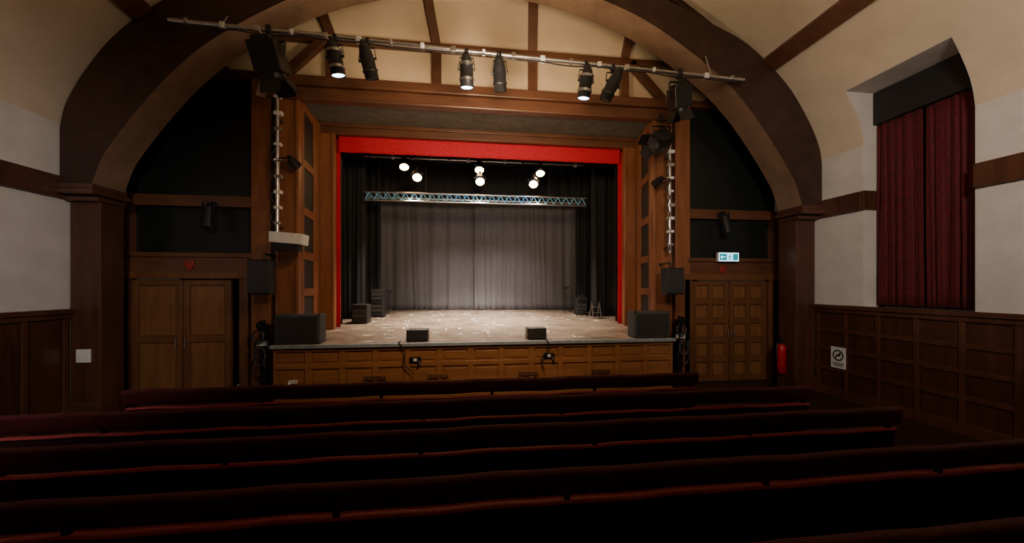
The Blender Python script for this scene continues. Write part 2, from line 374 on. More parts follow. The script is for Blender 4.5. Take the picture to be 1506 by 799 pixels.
# ---------------------------------------------------------------- stage
RK=.04
def sz(y): return 1.0+RK*max(0,y-6.8)
stg=empty('stage',(XC,10,0),'raised boarded stage with oak panelled front','stage')
SX0,SX1=-3.24,4.02
b=B()
b.add([(SX0,6.8,.95),(SX1,6.8,.95),(SX1,7.36,.95),(SX0,7.36,.95),(SX0,6.8,1.0),(SX1,6.8,1.0),(SX1,7.36,sz(7.36)),(SX0,7.36,sz(7.36))],[(3,2,1,0),(4,5,6,7),(0,1,5,4),(1,2,6,5),(2,3,7,6),(3,0,4,7)])
W0,W1=XC-3.4,XC+3.4
b.add([(W0,7.36,.9),(W1,7.36,.9),(W1,8.6,.9),(W0,8.6,.9),(W0,7.36,sz(7.36)),(W1,7.36,sz(7.36)),(W1,8.6,sz(8.6)),(W0,8.6,sz(8.6))],[(3,2,1,0),(4,5,6,7),(0,1,5,4),(1,2,6,5),(2,3,7,6),(3,0,4,7)])
W0,W1=XC-5.2,XC+5.2
b.add([(W0,8.6,.9),(W1,8.6,.9),(W1,13.2,.9),(W0,13.2,.9),(W0,8.6,sz(8.6)),(W1,8.6,sz(8.6)),(W1,13.2,sz(13.2)),(W0,13.2,sz(13.2))],[(3,2,1,0),(4,5,6,7),(0,1,5,4),(1,2,6,5),(2,3,7,6),(3,0,4,7)])
b.done('stage_floor',M_stage,stg)
B().box(SX0-.03,SX1+.03,6.76,6.83,.945,1.006).done('nosing',M_edge,stg,bevel=.008,label='grey-blue stage edge strip')
b=B().box(SX0,SX1,6.86,7.3,0,.95,0)
b.box(SX0,SX1,6.82,6.87,.88,.95,0).box(SX0,SX1,6.83,6.87,.58,.66,0).box(SX0,SX1,6.83,6.87,0,.2,0)
nx=13; w=(SX1-SX0)/nx
for i in range(nx+1):
    x=SX0+i*w; b.box(max(SX0,x-.05),min(SX1,x+.05),6.832,6.87,.1,.9,0)
for i in range(nx):
    x=SX0+i*w; b.box(x+.09,x+w-.09,6.845,6.87,.70,.84,1)
    b.box(x+.09,x+w-.09,6.845,6.87,.25,.53,1)
b.done('front_panelling',[M_front,M_front],stg,bevel=.006)
for x in(-1.75,-.66,.98,2.36):
    b=B().box(x,x+.38,6.815,6.835,.36,.44,0)
    for i in range(9): b.box(x+.02+i*.04,x+.04+i*.04,6.805,6.82,.37,.43,1)
    b.done('vent_grille',[M_front,M_black],stg,label='slotted ventilation grille')
b=B()
for i in range(90):
    y=random.uniform(7.0,12.2); x=random.uniform(XC-3.1,XC+3.1); a=random.choice((0,1.57,.2,1.3,random.uniform(0,3.14))); l=random.uniform(.03,.11); w=.02
    u=Vector((math.cos(a),math.sin(a),math.sin(a)*RK)); v=Vector((-math.sin(a),math.cos(a),math.cos(a)*RK))
    c=Vector((x,y,sz(y)+.004)); b.add([c-u*l-v*w,c+u*l-v*w,c+u*l+v*w,c-u*l+v*w],[(0,1,2,3)])
b.done('tape_marks',M_tape,stg,kind='stuff',label='scattered white tape marks')
b=B().box(XC-5.3,XC-5.2,8.7,13.2,0,6.6).box(XC+5.2,XC+5.3,8.7,13.2,0,6.6)
b.done('wall_stage_side',M_black,label='black painted stage house walls',**ST)
B().box(XC-5.3,XC+5.3,13.2,13.3,0,6.6).done('wall_stage_back',M_black,label='black painted stage rear wall',**ST)
B().box(XC-5.3,XC+5.3,8.6,13.3,6.6,6.7).done('ceiling_stage',M_black,label='black stage ceiling',**ST)
b=B().box(XC-5.3,XP-3.65,8.6,8.68,0,6.6).box(XP+3.65,XC+5.3,8.6,8.68,0,6.6).box(XP-3.65,XP+3.65,8.62,8.68,5.57,6.6)
b.done('wall_proscenium',M_black,label='black rear face of proscenium wall',**ST)
def curtain(name,p0,p1,z0,z1,folds,amp,mat,label,cat='curtain',seed=0,group=None,skirt=0,parent=None,nz=14,gather=0):
    rnd=random.Random(seed); ph=[rnd.uniform(0,6.28) for _ in range(6)]
    p0=Vector(p0);p1=Vector(p1); L=(p1-p0).length; d=(p1-p0)/L; nrm=Vector((-d.y,d.x))
    nx=int(folds*14); vs=[];fs=[]
    for j in range(nz+1):
        v=j/nz; z=z0+(z1-z0)*v
        for i in range(nx+1):
            t=i/nx
            ang=2*math.pi*folds*t+2.6*math.sin(5.1*t+ph[0])+1.3*math.sin(13*t+ph[1]+1.2*v)+.5*math.sin(29*t+ph[5]+2*v)
            A=amp*(.40+.60*math.sin(9*t+ph[2]+.8*v)*math.sin(4*t+ph[3]))*(1.0-.35*v)
            o=A*math.sin(ang)+amp*.35*math.sin(2.3*ang+ph[4]+v*1.5)*(1-v*.5)+gather*math.sin(3.3*t*L/2+2.5*v+ph[1])*(1-v)
            q=p0+d*(L*t+.25*amp*math.cos(ang)); q=q+nrm*o
            vs.append((q.x,q.y,z))
    for j in range(nz):
        for i in range(nx):
            a=j*(nx+1)+i; fs.append((a,a+1,a+nx+2,a+nx+1))
    b=B().add(vs,fs,0,True)
    ob=b.done(name,mat,parent,label=label,cat=None if parent else cat,group=group)
    ob.modifiers.new('s','SOLIDIFY').thickness=.008
    return ob
curtain('stage_backcloth',(XC-4.4,12.66),(XC+.12,12.66),sz(12.5)+.01,6.1,9,.06,M_gcloth,'grey-black pleated backcloth half hanging at stage rear',seed=1,gather=.05,nz=20)
curtain('stage_backcloth',(XC-.1,12.44),(XC+4.4,12.44),sz(12.4)+.01,6.1,9,.06,M_gcloth,'grey-black pleated backcloth half overlapping at stage centre',seed=2,gather=.05,nz=20)
for k,(y,h,w) in enumerate(((9.2,3.33,1.5),(10.35,3.12,1.7),(11.5,2.98,1.8))):
    for sg in(-1,1):
        a=(XP+sg*h,y); c=(XP+sg*(h+w),y+.25)
        p,q=(a,c) if sg>0 else (c,a)
        curtain('stage_leg_curtain',p,q,sz(y)+.02,6.2,7,.09,M_bcloth,'black serge leg curtain masking the stage wing',seed=10+k*2+sg,group='black leg curtains in stage wings')
for y,z in((9.05,5.15),(11.75,4.62)):  # rear border added as shade where the backcloth top is unlit
    curtain('border_shade_curtain',(XC-4.2,y),(XC+4.2,y),z,6.4,18,.05,M_bcloth,'black border curtain across stage top, rear one standing in for shade',seed=int(y*10),group='black border curtains',nz=6)
curtain('red_valance',(XP-3.29,8.74),(XP+3.29,8.74),5.0,5.42,8,.015,M_red,'bright red velvet valance across the stage opening','valance',seed=40,nz=4)
for sg in(-1,1):
    a,c=sorted((XP+sg*3.24,XP+sg*3.42))
    curtain('red_tab_curtain',(a,8.78),(c,8.78),sz(8.78)+.02,5.3,2,.03,M_red,'narrow bright red velvet curtain at stage edge',seed=50+sg,group='red house curtains drawn back')
# ---------------------------------------------------------------- truss + lights
tr=empty('lighting_truss',(XC,10.05,4.3),'horizontal blue-lit aluminium lattice truss over stage','truss')
T0,T1=XC-2.98,XC+2.92; ty=10.05
for (y,z) in((ty,4.25),(ty,4.46),(ty+.2,4.36)): B().cyl((T0,y,z),(T1,y,z),.024,seg=10).done('chord',M_chrome,tr)
b=B(); n=26
for i in range(n):
    xa=T0+(T1-T0)*i/n; xb=T0+(T1-T0)*(i+1)/n; xm=(xa+xb)/2
    b.cyl((xa,ty,4.26),(xm,ty,4.46),.014,seg=6).cyl((xm,ty,4.46),(xb,ty,4.26),.014,seg=6)
    b.cyl((xa,ty,4.46),(xm,ty+.2,4.36),.012,seg=6).cyl((xa,ty,4.26),(xm,ty+.2,4.36),.012,seg=6)
b.done('lattice',M_bluelit,tr)
for x in(XC-1.45,XC+1.9): B().cyl((x,ty+.1,4.42),(x,ty+.1,6.58),.012,seg=6).done('suspension_cable',M_cable,tr)
def bar(name,p0,p1,r,label):
    e=empty(name,((p0[0]+p1[0])/2,(p0[1]+p1[1])/2,(p0[2]+p1[2])/2),label,'lighting bar')
    B().cyl(p0,p1,r,seg=14).done('bar_tube',M_chrome,e)
    p0=Vector(p0);p1=Vector(p1); n=int((p1-p0).length/.5)
    for i in range(n+1):
        c=p0.lerp(p1,(i+.5)/(n+1)); k=.6+.4*((i*7)%3)/2
        B().box(c.x-.04*k,c.x+.04*k,c.y-.045,c.y+.045,c.z-.05*k,c.z+.04).done('clip',M_white if i%2 else M_chrome,e,bevel=.01,label='pale cable clip')
    pts=[p0.lerp(p1,i/60)+Vector((0,-.045,-.05-.03*abs(math.sin(i*.52))-.02*math.sin(i*.21)**2)) for i in range(61)]
    B().tube(pts,.011).done('cable',M_cable,e)
    return e
FY=6.05
def bz(x): return 5.90+(x+4.29)/9.19*(-.24)
BF0,BF1=(-4.29,FY,5.90),(4.9,FY,5.66)
e=bar('front_lighting_bar',BF0,BF1,.03,'long aluminium lighting bar hung in front of arch')
for x in(-3.6,4.3): B().cyl((x,FY+.02,bz(x)),(x,6.24,6.15),.012,seg=8).done('hanger_rod',M_chrome,e)
e=bar('stage_lighting_bar',(XC-3.0,10.0,5.36),(XC+2.85,10.0,5.36),.025,'aluminium lighting bar with sockets over the stage')
for x in(XC-2,XC+2): B().cyl((x,10,5.36),(x,10,6.58),.012,seg=6).done('hanger_rod',M_cable,e)
def par(x,y,z,aim,L=.42,R=.10,lens=M_glass,label='black par can stage lamp hanging from bar',body=M_blackp,group='hanging par can lamps',drop=.2,name='stage_lamp',chrome=False):
    e=empty(name,(x,y,z),label,'stage lamp',group)
    B().box(x-.03,x+.03,y-.045,y+.045,z-.06,z+.05).cyl((x-.02,y,z-.02),(x-.02,y,z-drop*.5),.013).cyl((x+.05,y,z-.03),(x-.05,y,z-.03),.014,seg=8).done('clamp',M_blackp,e,bevel=.006)
    piv=Vector((x,y,z-drop-.08)); d=Vector(aim).normalized()
    sd=Vector((1,0,0))-d*d.x; sd.normalize()
    b=B(); a1=piv+sd*(R+.03); a0=piv-sd*(R+.03); top=Vector((x,y,z-.05)); 
    t1=top+Vector((R+.0,0,-.04)); t0=top-Vector((R+.0,0,.04))
    b.beam(a0,t0,.008,.03).beam(a1,t1,.008,.03).beam(t0,t1,.03,.008,up=(0,0,1)).cyl(a0,piv-sd*R*.9,.02,seg=8).cyl(a1,piv+sd*R*.9,.02,seg=8)
    b.done('yoke',M_blackp,e)
    p0=piv-d*L*.45; p1=piv+d*L*.55
    b=B(); b.cyl(p0,p1,R,seg=20,caps=False,rings=[(0,.02),(0,R*.55),(.12,R*.75),(.3,R*.95),(.32,R),(.72,R),(.73,R*1.12),(.78,R*1.12),(.79,R),(1,R),(1,R*.92),(.93,R*.9)])
    b.cyl(p0-d*.05,p0+d*.02,R*.3,seg=10)
    b.done('lamp_body',body,e)
    if chrome:
        for q in(.3,.76): 
            c=p0.lerp(p1,q); B().cyl(c-d*.02,c+d*.02,R*1.16,seg=20).done('collar',M_chrome,e,label='polished metal collar')
    lp=p0+(p1-p0)*.95
    B().cyl(lp,lp+d*.01,R*.9,seg=20).done('lens',lens,e,label='glowing lens' if lens in(M_warm,M_cool) else 'dark glass lens')
    return p1,d
def fresnel(x,y,z,aim,S=.17,label='',group='large black spotlights'):
    e=empty('theatre_spotlight',(x,y,z),label,'spotlight',group)
    B().box(x-.04,x+.04,y-.05,y+.05,z-.07,z+.06).cyl((x,y,z),(x,y,z-.2),.016).done('clamp',M_blackp,e,bevel=.006)
    piv=Vector((x,y,z-.42)); d=Vector(aim).normalized(); sd=(Vector((1,0,0))-d*d.x).normalized(); up=sd.cross(d)
    b=B()
    b.beam(piv-sd*(S+.03),Vector((x-S-.03,y,z-.16)),.012,.045).beam(piv+sd*(S+.03),Vector((x+S+.03,y,z-.16)),.012,.045).beam((x-S-.03,y,z-.16),(x+S+.03,y,z-.16),.045,.012,up=(0,0,1))
    b.done('yoke',M_blackp,e)
    b=B(); b.obox(piv,sd*S,up*S*.95,d*S*1.1).obox(piv-d*S*1.2,sd*S*.7,up*S*.7,d*S*.25)
    for i in range(4): b.obox(piv+up*S*1.0+d*S*(-.7+i*.45),sd*S*.8,up*.012,d*.02)
    b.cyl(piv+d*S*1.05,piv+d*S*1.5,S*.85,seg=20)
    b.done('lamp_body',M_blackp,e,bevel=.02)
    f=piv+d*S*1.5
    for s1,s2 in((sd,up),(-sd,up),(up,sd),(-up,sd)):
        hn=f+s1*S*.88; ax=(d*.85+s1*.5).normalized()
        B().obox(hn+ax*S*.6,ax*S*.6,s2*S*.75,ax.cross(s2)*.004).done('barn_door',M_blackp,e)
    B().cyl(f-d*.01,f+d*.012,S*.75,seg=20).done('lens',M_glass,e)
def spot(loc,tgt,power,col,size=40,blend=.6,r=.08):
    l=bpy.data.lights.new('spot','SPOT'); l.energy=power; l.color=col; l.spot_size=math.radians(size); l.spot_blend=blend; l.shadow_soft_size=r
    o=bpy.data.objects.new('spot_light',l); o.location=loc; o.rotation_euler=(Vector(tgt)-Vector(loc)).to_track_quat('-Z','Y').to_euler(); COL.objects.link(o)
fresnel(-2.92,FY,bz(-3),(.15,.35,-1),.195,'bulky black spotlight with barn doors at bar end')
fresnel(3.68,FY,bz(3.7)-.0,(.25,.3,-1),.15,'bulky black spotlight with barn doors beside boom')
fresnel(3.72,6.72,5.22,(-.9,-.3,-.5),.15,'bulky black spotlight fixed low on boom')
for i,(x,lit) in enumerate(((-1.98,1),(-1.50,0),(.03,1),(.56,0),(2.01,1),(2.48,0))):
    aim=(.12*(.4-x)*.5+(.35 if lit==0 else 0.0)*(1 if x>2.2 else -.3)*(-1),.16 if lit else .4,-1)
    p1,d=par(x,FY,bz(x)-.02,aim,L=.50,R=.105,lens=M_cool if lit else M_glass,label='lit par can stage lamp with polished collars' if lit else 'unlit black par can stage lamp on bar',chrome=bool(lit))
    if lit: spot(p1+d*.03+Vector((0,.02,0)),(XC+(x-XC)*.35,10.0,1.2),1700,(1,.87,.76),42,1)
for x,z,a in((-1.55,5.33,(0.1,-.5,-.9)),(-1.22,5.05,(.1,-.7,-.8)),(.38,5.33,(0,-.5,-.9)),(.40,5.0,(0,-.7,-.8)),(2.02,5.30,(-.1,-.5,-.9)),(1.83,4.98,(-.1,-.7,-.8))):
    par(x,9.90,z,a,L=.28,R=.125,lens=M_warm,label='glowing warm stage lamp on upstage bar',group='glowing lamps on stage bar',drop=.06)
for x in(-1.4,.4,2.0): spot((x,9.7,4.6),(x*.8+.1,9.7,1.1),950,(1,.84,.68),105,.9)
for x in(-.9,.45,1.8): spot((x,9.8,3.9),(x*.7+.15,12.6,1.35),170,(1,.88,.84),68,1,.2)
spot((XC-1.5,8.95,4.9),(XC,10.05,4.35),60,(.35,.65,1),70,1,.1); spot((XC+1.5,8.95,4.9),(XC+.8,10.05,4.35),60,(.35,.65,1),70,1,.1)
# ---------------------------------------------------------------- booms
def boom(x,z0,z1,sg):
    y=6.98
    e=empty('lighting_boom',(x,y,z0),'vertical aluminium boom pole wrapped with cables','lighting pole','vertical booms beside stage')
    B().cyl((x,y,z0),(x,y,z1),.034,seg=14).done('pole',M_chrome,e)
    for i in range(9):
        z=z0+.15+(z1-z0-.3)*i/8; s=.5+((i*5)%4)/4
        B().box(x-.045,x+.05+.03*s,y-.045,y+.04,z-.03*s,z+.03).done('clip',M_white if i%3 else M_chrome,e,bevel=.006,label='pale cable clip')
    pts=[Vector((x-.05+.035*math.sin(i*.9),y-.035,z0+(z1-z0)*i/50)) for i in range(51)]
    B().tube(pts,.012).done('cable',M_cable,e)
    B().cyl((x,y,z1-.5),(x,7.19,z1-.5),.015,seg=8).done('bracket',M_blackp,e)
    B().cyl((x,y,z0+.1),(x,7.19,z0+.1),.015,seg=8).done('bracket',M_blackp,e)
boom(-3.24,2.95,5.45,-1); boom(4.04,2.68,5.1,1)
def arm_lamp(x,y,z,sg,label):
    e=empty('side_lamp',(x,y,z),label,'stage lamp','small lamps on booms')
    B().cyl((x-sg*.2,y,z),(x,y,z),.014).done('arm',M_blackp,e)
    B().cyl((x,y,z-.03),(x+sg*.05,y+.13,z-.08),.07,.08,seg=16).cyl((x,y-.08,z+.0),(x,y,z-.03),.04,.07,seg=16).done('lamp_body',M_blackp,e)
    pts=[Vector((x-sg*.2+sg*.25*math.sin(t*.3),y-.05,z-.05-.16*math.sin(t*.31)**2+.0)) for t in range(12)]
    B().tube(pts,.009).done('cable',M_cable,e)
arm_lamp(-2.98,6.9,4.22,1,'small black lamp on boom arm with looped cable')
arm_lamp(3.79,6.9,4.12,-1,'small black lamp on boom arm with looped cable')
def hung_speaker(x,z0,z1,label):
    y0,y1=6.62,6.90; w=.18
    e=empty('hanging_speaker',(x,6.76,z0),label,'loudspeaker','wall loudspeakers beside stage')
    B().prism([(x-w,y0,z0),(x+w,y0,z0),(x+w*.8,y1,z0),(x-w*.8,y1,z0)],(0,0,z1-z0)).done('cabinet',M_blackp,e,bevel=.012)
    B().box(x-w*.9,x+w*.9,y0-.012,y0,z0+.03,z1-.03).done('speaker_grille',M_grille,e,bevel=.005)
    B().cyl((x,6.8,z1),(x,6.8,z1+.1),.02,seg=8).cyl((x-.0,6.8,z1+.1),(x,7.19,z1+.1),.02,seg=8).done('bracket',M_blackp,e)
hung_speaker(-3.36,1.87,2.45,'black wall loudspeaker hung beside stage post')
hung_speaker(3.95,1.85,2.36,'small black wall loudspeaker hung beside stage post')
e=empty('dimmer_box',(-2.93,6.75,2.72),'white control box on a bracket below boom','control box')
B().prism([(-3.2,6.6,2.74),(-2.68,6.6,2.70),(-2.66,6.6,2.88),(-3.2,6.6,2.92)],(0,.25,0)).done('box_body',M_white,e,bevel=.01)
B().box(-3.15,-2.75,6.62,6.80,2.6,2.72).done('shelf',M_blackp,e)
B().cyl((-3.1,6.8,2.66),(-3.1,7.19,2.66),.02,seg=8).done('bracket',M_blackp,e)
for x,z in((-4.38,3.35),(5.28,3.42)):
    e=empty('wall_lamp',(x,7.1,z),'small black lamp clamped to oak wall rail','stage lamp','lamps on wing wall rails')
    B().box(x-.04,x+.04,7.1,7.24,z+.05,z+.13).cyl((x,7.08,z+.14),(x,7.08,z-.05),.02).done('clamp',M_blackp,e)
    B().cyl((x,7.06,z+.02),(x+.02,6.98,z-.32),.075,.09,seg=18).cyl((x,7.08,z+.08),(x,7.06,z+.02),.04,.075,seg=18).done('lamp_body',M_blackp,e)
    B().cyl((x+.02,6.98,z-.321),(x+.02,6.975,z-.335),.08,seg=18).done('lens',M_glass,e)
    B().beam((x-.1,7.05,z-.1),(x-.1,7.06,z+.12),.01,.03).beam((x+.1,7.05,z-.1),(x+.1,7.06,z+.12),.01,.03).beam((x-.1,7.06,z+.12),(x+.1,7.06,z+.12),.03,.01,up=(0,0,1)).done('yoke',M_blackp,e)
# ---------------------------------------------------------------- stage boxes
def bass(x0,x1,label):
    y0,y1=6.86,7.18; z=sz(7.18)+.002
    e=empty('stage_speaker',((x0+x1)/2,(y0+y1)/2,z),label,'loudspeaker','bass speakers at stage corners')
    B().box(x0,x1,y0,y1,z,z+.50).done('cabinet',M_grey,e,bevel=.02)
    B().box(x0+.04,x1-.04,y0-.012,y0+.002,z+.04,z+.46).done('speaker_grille',M_grille,e,bevel=.006)
    for xx in(x0,x1):
        for zz in(z,z+.5):
            B().box(xx-.012,xx+.03 if xx==x0 else xx+.012,y0-.012,y0+.03,zz-.012 if zz>z+.1 else zz,zz+.012).done('corner',M_blackp,e)
bass(-3.24,-2.5,'dark grey carpeted bass speaker on stage edge')
bass(3.25,3.98,'dark grey carpeted bass speaker on stage edge')
def wedge(x0,x1):
    y0,y1=6.93,7.23; z=sz(7.2)+.003
    e=empty('stage_monitor',((x0+x1)/2,(y0+y1)/2,z),'small black wedge monitor speaker on stage edge','monitor speaker','wedge monitors on stage edge')
    B().prism([(x0,y0,z),(x0,y1,z),(x0,y1-.05,z+.2),(x0,y0+.03,z+.2)],(x1-x0,0,0)).done('cabinet',M_blackp,e,bevel=.01)
    B().obox(((x0+x1)/2,y1-.02,z+.1),((x1-x0)/2-.02,0,0),(0,-.02,.085),(0,.006,.002)).done('speaker_grille',M_grille,e)
wedge(-1.05,-.66); wedge(1.17,1.54)
for xs in((-1.15,-.92),(1.5,1.42)):
    pts=[]
    for i in range(25):
        t=i/24; pts.append(Vector((xs[0]+(xs[1]-xs[0])*t+.05*math.sin(t*7),6.74,1.02-.55*t)))
    b=B().tube([Vector((xs[0],6.95,1.03)),Vector((xs[0],6.75,1.03))]+pts[1:],.010)
    b.done('hanging_cable',M_cable,label='black cable hanging over stage front',cat='cable',group='cables on stage front')
for x,z in((-.87,.70),(1.55,.72)):
    e=empty('wall_socket',(x,6.8,z),'black and white power socket on stage front panelling','socket','sockets on stage front')
    B().box(x-.1,x+.1,6.79,6.832,z-.04,z+.05).done('backbox',M_blackp,e,bevel=.005)
    B().box(x-.03,x+.03,6.78,6.792,z-.02,z+.03).done('switch',M_white,e)
    B().cyl((x+.07,6.79,z-.02),(x+.07,6.75,z-.08),.025).done('plug',M_blackp,e)
e=empty('plug_adapter',(-2.9,6.8,.3),'white cable plug on stage front panelling','plug')
B().box(-2.98,-2.84,6.79,6.832,.34,.40).cyl((-2.96,6.79,.37),(-2.96,6.75,.33),.02).done('plug_body',M_white,e,bevel=.006)
for sx,sg in((-3.46,-1),(4.24,1)):
    e=empty('cable_rack',(sx,6.95,0),'dark post with coiled cables beside stage corner','cable rack','cable racks at stage corners')
    B().box(sx-.05,sx+.05,6.95,7.05,0,1.35).box(sx-.09,sx+.09,6.9,7.1,0,.04).done('post',M_blackp,e)
    B().cyl((sx,6.9,1.38),(sx+sg*-.06,6.78,1.34),.05,.08,seg=16).box(sx-.02,sx+.02,6.9,7.0,1.3,1.42).done('lamp_head',M_blackp,e)
    B().box(sx-.09,sx+.09,6.90,6.95,.98,1.06).done('socket_strip',M_white,e,bevel=.006)
    for q in range(4):
        cx,cz=sx+.02*((q*3)%4-1.5),1.20-.17*q; R=.09+.02*(q%2)
        B().tube([Vector((cx+R*math.cos(t*.52),6.88-.01*q-.002*t,cz-.05+(.11+.02*q)*math.sin(t*.52))) for t in range(26)],.012).done('cable_coil',M_cable if q%2 else M_grey,e)
def rack(x,y,w,h,label):
    z=sz(y+.2)+.004
    e=empty('equipment_rack',(x,y,z),label,'equipment rack')
    B().box(x-w/2,x+w/2,y-.2,y+.2,z,z+h).done('case',M_black,e,bevel=.015)
    n=int(h/.11)
    for i in range(n): B().box(x-w/2+.03,x+w/2-.03,y-.215,y-.198,z+.03+i*.11,z+.03+i*.11+.08).done('rack_panel',M_grille if i%3 else M_blackp,e)
rack(-2.52,9.6,.36,.45,'low black equipment rack beside leg curtain')
rack(-2.40,10.9,.34,.75,'tall black equipment rack in the wing')
rack(3.45,10.9,.30,.5,'black flight case standing near leg curtain')
lx,ly=3.60,10.0; lz=sz(ly)+.015
e=empty('step_ladder',(lx,ly,lz),'small aluminium step ladder leaning beside curtain','ladder')
for s in(-1,1):
    B().beam((lx+s*.12,ly-.14,lz),(lx+s*.10,ly,lz+.45),.022,.035).done('rail',M_chrome,e)
    B().beam((lx+s*.12,ly+.16,lz),(lx+s*.10,ly+.02,lz+.44),.018,.022).done('rear_leg',M_chrome,e)
for i in range(2):
    z=lz+.14+i*.15; B().box(lx-.11,lx+.11,ly-.13+i*.05,ly-.05+i*.05,z,z+.018).done('step',M_chrome,e)
B().box(lx-.11,lx+.11,ly-.05,ly+.06,lz+.44,lz+.46).done('top_step',M_blackp,e)
for x,y,h in((3.12,11.3,.75),(-2.2,11.45,.65),(3.30,10.3,.55)):
    z=sz(y)+.012
    e=empty('tripod_stand',(x,y,z),'black tripod stand near leg curtain','stand','tripod stands in the wings')
    B().cyl((x,y,z+.1),(x,y,z+h),.014).done('pole',M_blackp,e)
    for k in range(3):
        a=k*2.09; B().cyl((x,y,z+.14),(x+.18*math.cos(a),y+.18*math.sin(a),z+.012),.011,seg=8).done('leg',M_blackp,e)
    B().box(x-.1,x+.1,y-.05,y+.05,z+h,z+h+.06).done('head',M_blackp,e,bevel=.01)
# ---------------------------------------------------------------- window
w=B().box(WX+.02,WX+.06,WY0+.02,WY1-.02,1.67,DT-.01,0)
for yy in(WY0+.03,WY0+.45,WY0+.9,WY1-.1): w.box(WX-.01,WX+.02,yy,yy+.06,1.67,DT-.01,1)
for zz in(1.67,3.3,4.9): w.box(WX-.01,WX+.02,WY0+.02,WY1-.02,zz,zz+.06,1)
w.done('window_1',[M_sky,M_black],label='dark leaded window behind red curtains',**ST)
mid=(WY0+WY1)/2
curtain('window_curtain',(WX-.09,mid-.01),(WX-.09,WY0+.03),1.70,4.72,4,.04,M_redc,'deep red full-length window curtain in recess',seed=61,group='window curtains')
curtain('window_curtain',(WX-.09,WY1-.03),(WX-.09,mid+.01),1.70,4.72,4,.04,M_redc,'deep red full-length window curtain in recess',seed=62,group='window curtains')
B().box(WX-.15,WX-.03,WY0+.02,WY1-.02,4.73,DT-.01).done('curtain_pelmet',M_black,bevel=.01,label='black pelmet board above red window curtains',cat='pelmet')
# ---------------------------------------------------------------- signs
e=empty('prohibition_sign',(XR-.06,5.92,.54),'white rectangular prohibition sign on panelled wall','sign')
sx=XR-.055
B().box(sx-.008,sx,5.78,6.05,.54,.92).done('sign_plate',M_white,e,bevel=.003)
def ring(b,x,cy,cz,r0,r1,m,n=32):
    for i in range(n):
        a,c=2*math.pi*i/n,2*math.pi*(i+1)/n
        b.add([(x,cy+r0*math.cos(a),cz+r0*math.sin(a)),(x,cy+r1*math.cos(a),cz+r1*math.sin(a)),(x,cy+r1*math.cos(c),cz+r1*math.sin(c)),(x,cy+r0*math.cos(c),cz+r0*math.sin(c))],[(0,1,2,3)],m)
b=B(); xs=sx-.0095; cy,cz=5.915,.77
ring(b,xs,cy,cz,.075,.1,0); b.obox((xs,cy,cz),(.0005,0,0),(0,.06,-.06),(0,.008,.008),0)
b.obox((xs,cy,cz),(.0004,0,0),(0,.045,0),(0,0,.014),1); b.obox((xs,cy-.02,cz+.03),(.0004,0,0),(0,.012,0),(0,0,.02),1)
for k,wd in enumerate((.1,.085)): b.obox((xs,cy,.625-k*.035),(.0005,0,0),(0,wd,0),(0,0,.008),1)
b.done('symbol',[M_sblack,M_sblack],e)
e=empty('exit_sign',(5.42,7.1,2.52),'illuminated emergency exit sign with running figure','exit sign')
ex0,ex1=5.19,5.63; ez0,ez1=2.53,2.70
B().box(ex0-.01,ex1+.01,7.10,7.17,ez0-.01,ez1+.01).done('housing',M_white,e,bevel=.006)
B().box(ex0,ex1,7.092,7.101,ez0,ez1).done('sign_face',M_exitw,e)
b=B(); y=7.089
b.box(ex0+.01,ex0+.17,y,y+.002,ez0+.02,ez1-.02)
b.box(ex1-.13,ex1-.02,y,y+.002,ez0+.02,ez1-.02)
cx=(ex0+ex1)/2+.02; cz=(ez0+ez1)/2
b.box(cx-.012,cx+.012,y,y+.002,cz+.035,cz+.06)
b.obox((cx,y+.001,cz+.005),(.012,0,0),(0,.001,0),(.006,0,.028))
b.obox((cx+.025,y+.001,cz-.04),(.028,0,-.012),(0,.001,0),(.003,0,.007)); b.obox((cx-.022,y+.001,cz-.045),(.022,0,.02),(0,.001,0),(.004,0,-.006))
b.obox((cx+.03,y+.001,cz+.015),(.022,0,.008),(0,.001,0),(.002,0,-.006)); b.obox((cx-.028,y+.001,cz+.005),(.02,0,.012),(0,.001,0),(.003,0,-.006))
b.done('running_figure',M_exitg,e)
b=B(); cx=ex0+.09
b.box(cx-.035,cx+.05,7.086,7.089,cz-.008,cz+.008); b.prism([(cx-.06,7.086,cz),(cx-.02,7.086,cz+.035),(cx-.02,7.086,cz-.035)],(0,.003,0))
b.done('arrow',M_exitw,e)
B().box(5.28,5.52,7.165,7.24,2.54,2.60).done('bracket',M_white,e)
for x,z in((-4.78,2.38),(5.35,2.36)):
    B().prism([(x-.07,7.19,z+.08),(x+.07,7.19,z+.08),(x+.07,7.19,z),(x+.04,7.19,z-.06),(x,7.19,z-.1),(x-.04,7.19,z-.06),(x-.07,7.19,z)],(0,.03,0)).done('carved_shield',M_sred,bevel=.008,label='small carved red shield on door lintel',cat='shield',group='carved shields over doors')
e=empty('light_switch',(-5.68,6.38,.86),'white double switch plate on dark pilaster','switch')
B().box(-5.78,-5.59,6.375,6.40,.86,1.06).done('plate',M_white,e,bevel=.006)
for x in(-5.75,-5.67): B().box(x,x+.05,6.367,6.376,.92,1.0).done('rocker',M_white,e,bevel=.003)
ex,ey=6.17,6.62
e=empty('fire_extinguisher',(ex,ey,.3),'red fire extinguisher hung on pilaster side','fire extinguisher')
B().cyl((ex,ey,.3),(ex,ey,.88),.08,seg=24,rings=[(0,.06),(.02,.08),(.88,.08),(.95,.065),(1,.03)]).done('cylinder_body',M_ext,e)
B().cyl((ex,ey,.88),(ex,ey,.95),.025).box(ex-.06,ex+.04,ey-.015,ey+.015,.94,.96).beam((ex-.07,ey,1.0),(ex+.03,ey,.95),.02,.012).done('valve_handle',M_blackp,e)
